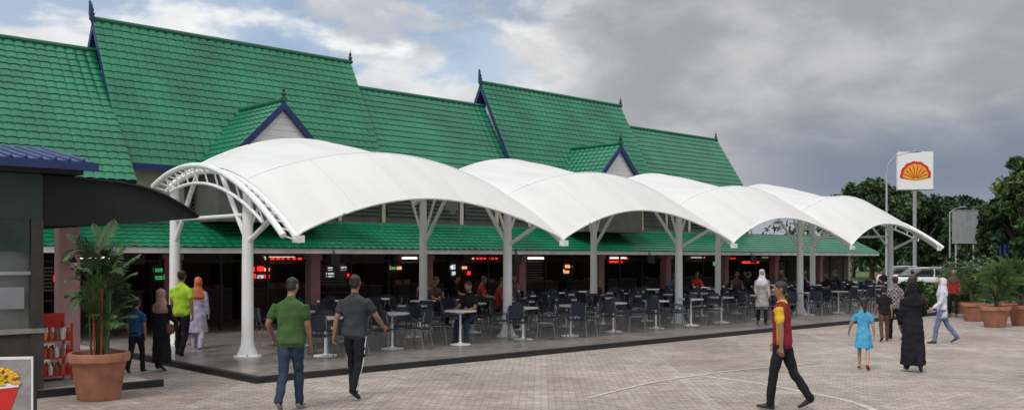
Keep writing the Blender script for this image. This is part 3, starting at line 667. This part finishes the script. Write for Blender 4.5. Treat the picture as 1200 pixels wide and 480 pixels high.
b=MB(); pr2=[(-4.35,3.29),(-3.9,3.29),(-3.55,3.28),(-3.2,3.265),(-2.95,3.23),(-2.7,3.17),(-2.45,3.08),(-2.2,2.95),(-2.02,2.85),(-1.91,2.76)]
low_=[(-1.90,2.72),(-2.6,2.64),(-3.4,2.57),(-4.35,2.53)]
b.prism(pr2+low_,-1.90,-1.86,'blackcloth',axis=1); b.prism(pr2+low_,.46,.50,'blackcloth',axis=1)
b.prism(pr2+[(x,z-.03) for x,z in pr2[::-1]],-1.98,.6,'blackcloth',axis=1)
for x,z in pr2[1:-1:2]: b.tube((x,-1.985,z-.01),(x,.6,z-.01),.018,'black',6)
b.tube((-4.35,-1.84,2.6),(-1.95,-1.84,2.76),.025,'black'); b.obj('curved_awning',parent=kz)
b=MB(); b.box((-12,-2.2,-.05),(-2.75,4.5,.085),'conc'); b.box((-12,-2.3,-.05),(-2.65,-2.203,.11),'black'); b.obj('plinth',parent=kz)
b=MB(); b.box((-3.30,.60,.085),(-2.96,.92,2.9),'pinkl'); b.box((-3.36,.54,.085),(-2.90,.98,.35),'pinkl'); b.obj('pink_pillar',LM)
b=MB(); b.tube((-3.13,.6,2.0),(-3.13,.42,2.05),.015,'black'); b.rev([(0,.0),(.05,.03),(.06,.18),(.02,.24),(0,.28)],'black',8,(-3.13,.42,1.82)); b.rev([(.052,.05),(.058,.15)],'signw',8,(-3.13,.42,1.82)); b.obj('wall_lantern',LM)
# red display stand next to the pot
b=MB()
for x in (-4.10,-3.66):
    for y_ in (-1.1,-.7): b.box((x-.015,y_-.015,.085),(x+.015,y_+.015,1.0),'redsign')
for z in (.16,.44,.72): 
    b.box((-4.12,-1.12,z),(-3.64,-.68,z+.02),'redsign')
    for j in range(5):
        for q in range(2): b.rev([(.0,0),(.036,0),(.038,.12),(.018,.16),(.016,.19),(0,.19)],random.choice(['yellow','signw','c_orange','redsign','terr']),8,(-4.06+j*.09,-1.04+q*.18,z+.02))
b.box((-4.12,-.69,.9),(-3.64,-.67,1.15),'redsign'); b.obj('drinks_display_stand',LM)
pb=empty('food_poster_board',Matrix.Translation((-6.66,12.0,0))@Matrix.Rotation(R(12),4,'Z'))
b=MB(); b.box((-.6,0,.02),(.5,.04,.78),'signw'); b.box((-.57,-.004,.05),(.47,-.001,.75),'c_cream'); b.box((-.63,-.01,.0),(-.6,.05,.8),'black'); b.box((.5,-.01,.0),(.53,.05,.8),'black')
b.tube((-.5,.04,.6),(-.5,.35,0),.015,'black'); b.tube((.4,.04,.6),(.4,.35,0),.015,'black'); b.obj('board',parent=pb)
b=MB()
b.prism([(-.3,.36),(.34,.42),(.22,.08),(-.18,.08)],-.012,-.006,'redsign',axis=1); b.prism([(-.3,.40),(.34,.46),(.33,.40),(-.29,.34)],-.020,-.013,'signw',axis=1)
for i in range(90):
    x,z=random.uniform(-.34,.34),random.uniform(.42,.64); 
    if (x/.38)**2+((z-.45)/.22)**2<1: b.loft([(x-.02,-.016,z),(x+.02,-.018,z+random.uniform(-.03,.03))],[.02,.018],k=random.choice(['yellow','yellow','c_yellow']),n=6,cap=.8)
b.obj('printed_snack_picture',parent=pb)
# ---------------------------------------------------------------- plants
def pot(mb,r,h,c=(0,0,0)):
    mb.rev([(0,.0),(r*.66,.0),(r*.70,.03),(r*.86,h*.72),(r*.88,h*.74),(r*.90,h*.80),(r,h*.82),(r*1.03,h*.93),(r,h),(r*.88,h),(r*.86,h*.9),(0,h*.88)],'terr',28,c)
    mb.rev([(0,h*.9),(r*.87,h*.905)],'soil',20,c)
def frond(mb,p,az,l,rise,droop,k='leafp',w=.28,n=16):
    d=np.array((math.cos(az),math.sin(az),0)); sdv=np.array((-math.sin(az),math.cos(az),0)); p=np.array(p,float); pts=[]
    for i in range(n+1):
        t_=i/n; pts.append(p+d*l*(t_**1.1)*.75+np.array((0,0,rise*t_-droop*t_**2.4)))
    mb.loft(pts,[.012*(1-.8*i/n)+.002 for i in range(n+1)],k=k,n=5)
    for i in range(3,n+1):
        t_=i/n; q=pts[i]; tg=pts[i]-pts[i-1]; tg/=np.linalg.norm(tg); ll=w*math.sin(math.pi*(.12+.85*t_))**.7*random.uniform(.8,1.1)
        for sg in (-1,1):
            e=q+(sdv*sg*.8+tg*.6+np.array((0,0,-.25)))*ll; mdl=(q+e)/2+np.array((0,0,.03)); ww=tg*.018
            mb.add([q-ww*.4,mdl-ww,e,mdl+ww,q+ww*.4],[(0,1,2,3,4)],k)
def plant(name,x,y,H,pr_,ph,stems=9,z=0,red=True):
    e=empty(name,Matrix.Translation((x,y,z))); b=MB(); pot(b,pr_,ph); b.obj('pot',parent=e,smooth=False,sm_angle=50)
    b=MB(); hh=H-ph
    for i in range(stems):
        a=random.uniform(0,6.28); r0=pr_*random.uniform(.1,.5); bx,by=r0*math.cos(a),r0*math.sin(a); sh_=random.uniform(.15,.8)*hh; tx,ty=bx*(1.2+sh_*.2),by*(1.2+sh_*.2)
        b.loft([(bx,by,ph*.9),((bx+tx)/2,(by+ty)/2,ph*.9+sh_*.5),(tx,ty,ph+sh_)],[.017,.014,.012],k='redstem' if (red and i%3==0) else 'leafp',n=6)
        for j in range(3): 
            frond(b,(tx,ty,ph+sh_-.03),a+random.uniform(-1.8,1.8),random.uniform(.35,.62)*min(1,hh/1.6),random.uniform(.30,.72)*hh/1.8,random.uniform(.1,.5)*hh/1.8,k=random.choice(['leafp','leaf2','leaf2','leaf1']),w=.2)
    b.obj('foliage',parent=e); return e
x,y=foot(116,467); plant('potted_red_palm',x,y,2.5,.42,.68,stems=18)
def spiky(name,x,y,H,pr_,ph,n=46,mats=('leaf2','leaf3','leafp')):
    e=empty(name,Matrix.Translation((x,y,0))); b=MB(); pot(b,pr_,ph); b.obj('pot',parent=e,sm_angle=50); b=MB()
    for hd in range(4):
        hx,hy=random.uniform(-.15,.15),random.uniform(-.15,.15); hz=ph+random.uniform(.05,.55)*(H-ph)
        b.loft([(hx*.3,hy*.3,ph*.9),(hx,hy,hz)],[.03,.022],k='bark',n=6)
        for i in range(n//2):
            a=random.uniform(0,6.28); el_=random.uniform(.2,1.4); l=random.uniform(.35,.6)*(H-hz+.35); d=np.array((math.cos(a)*math.cos(el_),math.sin(a)*math.cos(el_),math.sin(el_))); s_=np.array((-math.sin(a),math.cos(a),0))*.028
            p=np.array((hx,hy,hz)); q=p+d*l*.55; r=p+d*l+np.array((0,0,-l*.25))
            b.add([p-s_*.5,p+s_*.5,q+s_,r,q-s_],[(0,1,2,3,4)],random.choice(mats))
    b.obj('foliage',parent=e)
for fx,fy,H,pr_,ph in ((1166,383,2.6,.42,.62),(1140,376,1.7,.36,.6),(1198,381,1.9,.42,.62),(1128,371,1.3,.33,.5),(1076,366,1.5,.36,.55),(1060,362,1.2,.3,.5),(1184,374,2.9,.36,.55)):
    x,y=foot(fx,fy); spiky('potted_dracaena',x,y,H,pr_,ph)
def bush(name,x0,x1,y0,y1,h,n,base=0,size=.09):
    b=MB()
    nb=int((x1-x0)*(y1-y0)*1.3)+3
    for i in range(nb):
        c=np.array((random.uniform(x0,x1),random.uniform(y0,y1),random.uniform(.3,.75)*h)); r=np.array((random.uniform(.5,.9),random.uniform(.4,.7),random.uniform(.25,.45)*h))
        q=rng.normal(size=(n,3)); q/=np.linalg.norm(q,axis=1)[:,None]; q*=rng.uniform(.6,1,(n,1))**.5; C=c+q*r; C[:,2]=np.abs(C[:,2])+.02
        b.leaves(C,size,random.choice(['leaf1','leaf2','leaf2','leaf3','leafp']))
    return b.obj(name)
bush('hedge',17.3,34,32.5,35.5,1.5,230); bush('shrub_bed',19,40,40,43,2.2,140,size=.13); bush('hedge',15.8,17.6,34,37,1.1,230)
bush('flowering_shrub',17.5,19.2,30.9,32.2,1.0,260,size=.06)
for X_,Y_ in ((19.4,33.8),(21.6,37.5),(24.5,36),(18.2,37.6),(26.5,44),(22.6,40),(20.6,36)):
    b=MB()
    for j in range(9):
        a=random.uniform(0,6.28); sh_=random.uniform(.6,1.7); tx,ty=.3*math.cos(a),.3*math.sin(a); b.loft([(0,0,0),(tx,ty,sh_)],[.03,.02],k='bark',n=5)
        for q in range(4): frond(b,(tx,ty,sh_),random.uniform(0,6.28),1.3,.9,.9,k=random.choice(['leafp','leaf2','leaf3']),w=.4,n=12)
    o_=b.obj('clump_palm'); o_.location=(X_,Y_,0)
def tree(name,x,y,H,cr,tz=.28,cl=46,nl=190,size=.26,dark=False,squash=.8):
    e=empty(name,Matrix.Translation((x,y,0))); b=MB()
    lean_=random.uniform(-.5,.5); b.loft([(0,0,-.1),(lean_*.2,0,H*.2),(lean_*.6,.1,H*.45),(lean_,.2,H*.75)],[H*.028,H*.022,H*.016,H*.006],k='bark',n=8)
    cz=H*(tz+1)/2; ch=H*(1-tz)/2; cents=[]
    for i in range(cl):
        v=rng.normal(size=3); v/=np.linalg.norm(v); v*=rng.uniform(.35,1)**.6; cents.append(np.array((v[0]*cr+lean_*.5,v[1]*cr,cz+v[2]*ch*.85)))
    for c in cents[::4]:
        s0=np.array((lean_*.4,.05,H*random.uniform(.25,.5))); b.loft([s0,(s0+c)/2+np.array((0,0,.2)),c],[H*.012,H*.008,H*.003],k='bark',n=5)
    b.obj('trunk_and_limbs',parent=e); b=MB()
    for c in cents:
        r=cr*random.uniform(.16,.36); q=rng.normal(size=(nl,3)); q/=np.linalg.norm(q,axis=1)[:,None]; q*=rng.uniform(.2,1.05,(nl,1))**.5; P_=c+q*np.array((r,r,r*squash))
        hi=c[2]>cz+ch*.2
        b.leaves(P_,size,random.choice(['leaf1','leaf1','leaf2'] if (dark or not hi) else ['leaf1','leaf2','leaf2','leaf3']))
    b.obj('crown',parent=e)
def tpos(xpx,Z): return (xpx-600)/1100*Z,Z
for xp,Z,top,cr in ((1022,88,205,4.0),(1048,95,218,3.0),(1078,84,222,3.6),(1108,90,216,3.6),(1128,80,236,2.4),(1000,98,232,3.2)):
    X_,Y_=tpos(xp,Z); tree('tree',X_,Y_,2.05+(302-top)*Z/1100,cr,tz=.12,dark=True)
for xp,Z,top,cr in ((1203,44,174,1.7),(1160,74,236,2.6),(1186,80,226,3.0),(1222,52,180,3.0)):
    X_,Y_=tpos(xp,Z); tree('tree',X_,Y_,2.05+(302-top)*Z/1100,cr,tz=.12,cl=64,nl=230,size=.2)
b=MB()
for i in range(140):
    X_=random.uniform(-60,190); Y_=random.uniform(135,160); h=random.uniform(4,8.5); r=random.uniform(2,4.5); q=rng.normal(size=(110,3)); q/=np.linalg.norm(q,axis=1)[:,None]
    for zc in (h*.3,h*.62):
        b.leaves(np.array((X_,Y_,zc))+q*np.array((r,r,h*.36)),.55,random.choice(['leaf1','leaf1','leaf2']))
b.obj('distant_trees')
# ---------------------------------------------------------------- signs, lamps
X_,Y_=tpos(1072,78); e=empty('fuel_station_sign',Matrix.Translation((X_,Y_,0))@Matrix.Rotation(R(-8),4,'Z'))
k=1100/78; zt=2.05+(302-178)/k; zb=2.05+(302-222)/k; hw=1.4
b=MB(); b.box((-hw,-.2,zb),(hw,.2,zt),'signw'); b.box((-hw-.03,-.17,zb-.06),(hw+.03,.17,zb-.003),'grey'); b.box((-hw-.03,-.17,zt+.003),(hw+.03,.17,zt+.06),'grey')
b.tube((0,0,0),(0,0,zb-.06),.16,'grey',12)
b.obj('sign_cabinet',parent=e)
cz=(zt+zb)/2-.75; b=MB()
def fan(Rr,y0,y1,kk,n=84):
    P_=[(-.30*Rr/1.1,-.02)]
    for i in range(n+1):
        a=math.pi*1.04-(math.pi*1.08)*i/n; sc=1+.055*abs(math.sin(7*(a)*math.pi/(math.pi*1.08))); P_.append((Rr*1.02*sc*math.cos(a),.30+Rr*sc*math.sin(a)*1.02))
    P_.append((.30*Rr/1.1,-.02)); b.prism([(p[0],cz+p[1]) for p in P_],y0,y1,kk,axis=1)
fan(1.15,-.23,-.203,'redsign'); fan(.93,-.25,-.232,'yellow')
for i in range(8):
    a=math.pi*(.06+.88*i/7); dx,dz=math.cos(a),math.sin(a); s0=(.13*dx,cz+.05+.12*dz); s1=(.92*dx,cz+.30+.86*dz); nx,nz=-dz*.05,dx*.05
    b.prism([(s0[0]-nx*.5,s0[1]-nz*.5),(s1[0]-nx,s1[1]-nz),(s1[0]+nx,s1[1]+nz),(s0[0]+nx*.5,s0[1]+nz*.5)],-.262,-.252,'redsign',axis=1)
b.obj('scallop_emblem',parent=e)
X_,Y_=tpos(1039,62); b=MB(); kk=1100/62
zt=2.05+(302-180)/kk
b.loft([(0,0,0),(0,0,4),(0,0,zt-1.4)],[.10,.08,.06],k='greylt',n=8); b.loft([(0,0,zt-1.4),(.1,0,zt-.7),(.5,0,zt-.2),(1.1,0,zt),(1.7,0,zt+.12)],.04,k='greylt',n=6)
b.loft([(1.6,0,zt+.1),(1.9,0,zt+.14),(2.25,0,zt+.14)],[.07,.15,.08],[.05,.07,.04],side=(0,1,0),k='grey',n=10); o_=b.obj('street_lamp'); o_.location=(X_,Y_,0)
for xp,Z,ztp,zbp,w_,nm,mt in ((1131,56,247,284,1.5,'billboard','grey'),(1177,46,272,300,.42,'traffic_sign','bluesign')):
    X_,Y_=tpos(xp,Z); kk=1100/Z; a=2.05+(302-ztp)/kk; c_=2.05+(302-zbp)/kk; b=MB()
    b.box((-w_/2,-.04,c_),(w_/2,.04,a),mt); b.box((-w_/2-.03,-.06,a),(w_/2+.03,.06,a+.05),'greylt'); b.box((-w_/2-.03,-.06,c_-.05),(w_/2+.03,.06,c_),'greylt')
    b.box((-.03,-.07,c_),(.03,-.043,a),'greylt')
    for s_ in ((-.35,.35) if w_>1 else (0,)): b.tube((s_*w_,.05,0),(s_*w_,.05,a),.05,'greylt')
    o_=b.obj(nm); o_.location=(X_,Y_,0)
X_,Y_=tpos(1113,64); b=MB(); b.loft([(0,0,0),(0,0,5.2)],[.07,.04],k='grey',n=8); b.loft([(0,0,5.1),(.3,0,5.4),(.8,0,5.5)],.03,k='grey',n=6); b.loft([(.7,0,5.5),(1.1,0,5.52)],[.12,.08],[.05,.04],side=(0,1,0),k='grey'); o_=b.obj('street_lamp'); o_.location=(X_,Y_,0)
# ---------------------------------------------------------------- cars
def car(x,y,rot,body,van=False):
    b=MB(); hh=1.85 if van else 1.45
    xs=[-2.1,-2.02,-1.5,-.8,0,.8,1.5,2.0,2.12]; zt_=[.75,.88,.95,.95,.93,.92,.86,.74,.6]; zl=[.38,.28,.22,.22,.22,.22,.22,.28,.4]; hw_=[.70,.80,.84,.85,.85,.85,.84,.78,.66]
    b.loft([(X,0,(a+c)/2) for X,a,c in zip(xs,zt_,zl)],hw_,[(a-c)/2 for a,c in zip(zt_,zl)],side=(0,1,0),k=body,n=20,cap=.1,sq=.5)
    cx=[-1.95,-1.3,-.4,.4,1.15] if not van else [-2.0,-1.7,-.4,.9,1.5]
    b.loft([(cx[0],0,.95),(cx[1],0,.93+(hh-.93)*.48),(cx[2],0,.93+(hh-.93)*.5),(cx[3],0,.93+(hh-.93)*.48),(cx[4],0,.93)],[.70,.70,.69,.69,.68],[.05,(hh-.93)*.48,(hh-.93)*.5,(hh-.93)*.48,.04],side=(0,1,0),k='glass',n=20,cap=.1,sq=.55)
    b.loft([(cx[1]+.05,0,hh-.02),(cx[2],0,hh+.005),(cx[3]-.05,0,hh-.02)],[.52,.56,.52],[.03,.035,.03],side=(0,1,0),k=body,n=16,cap=.2,sq=.5)
    for sg in (-1,1):
        for xx in (cx[2]-.05,): b.box((xx,sg*.66-.03,.9),(xx+.08,sg*.66+.03,hh-.03),body)
        for wx in (-1.3,1.3):
            b.loft([(wx,sg*.68,.31),(wx,sg*.86,.31)],.31,k='rubber',side=(1,0,0),n=18,cap=0); b.loft([(wx,sg*.85,.31),(wx,sg*.875,.31)],.19,k='steel',side=(1,0,0),n=14,cap=0)
        b.box((2.0,sg*.6-.15,.62),(2.13,sg*.6+.12,.74),'signw'); b.box((-2.12,sg*.62-.1,.66),(-2.02,sg*.62+.1,.85),'redsign')
    o_=b.obj('parked_car',sm_angle=50); o_.location=(x,y,.008); o_.rotation_euler=(0,0,rot)
for xp,Z,r_,bd,v in ((1092,57,.3,'carwhite',False),(1118,62,.2,'carsilver',False),(1192,58,.1,'carwhite',False),(1065,66,.2,'carwhite',False),(1150,64,2.9,'carwhite',False)):
    X_,Y_=tpos(xp,Z); car(X_,Y_,r_,bd,v)
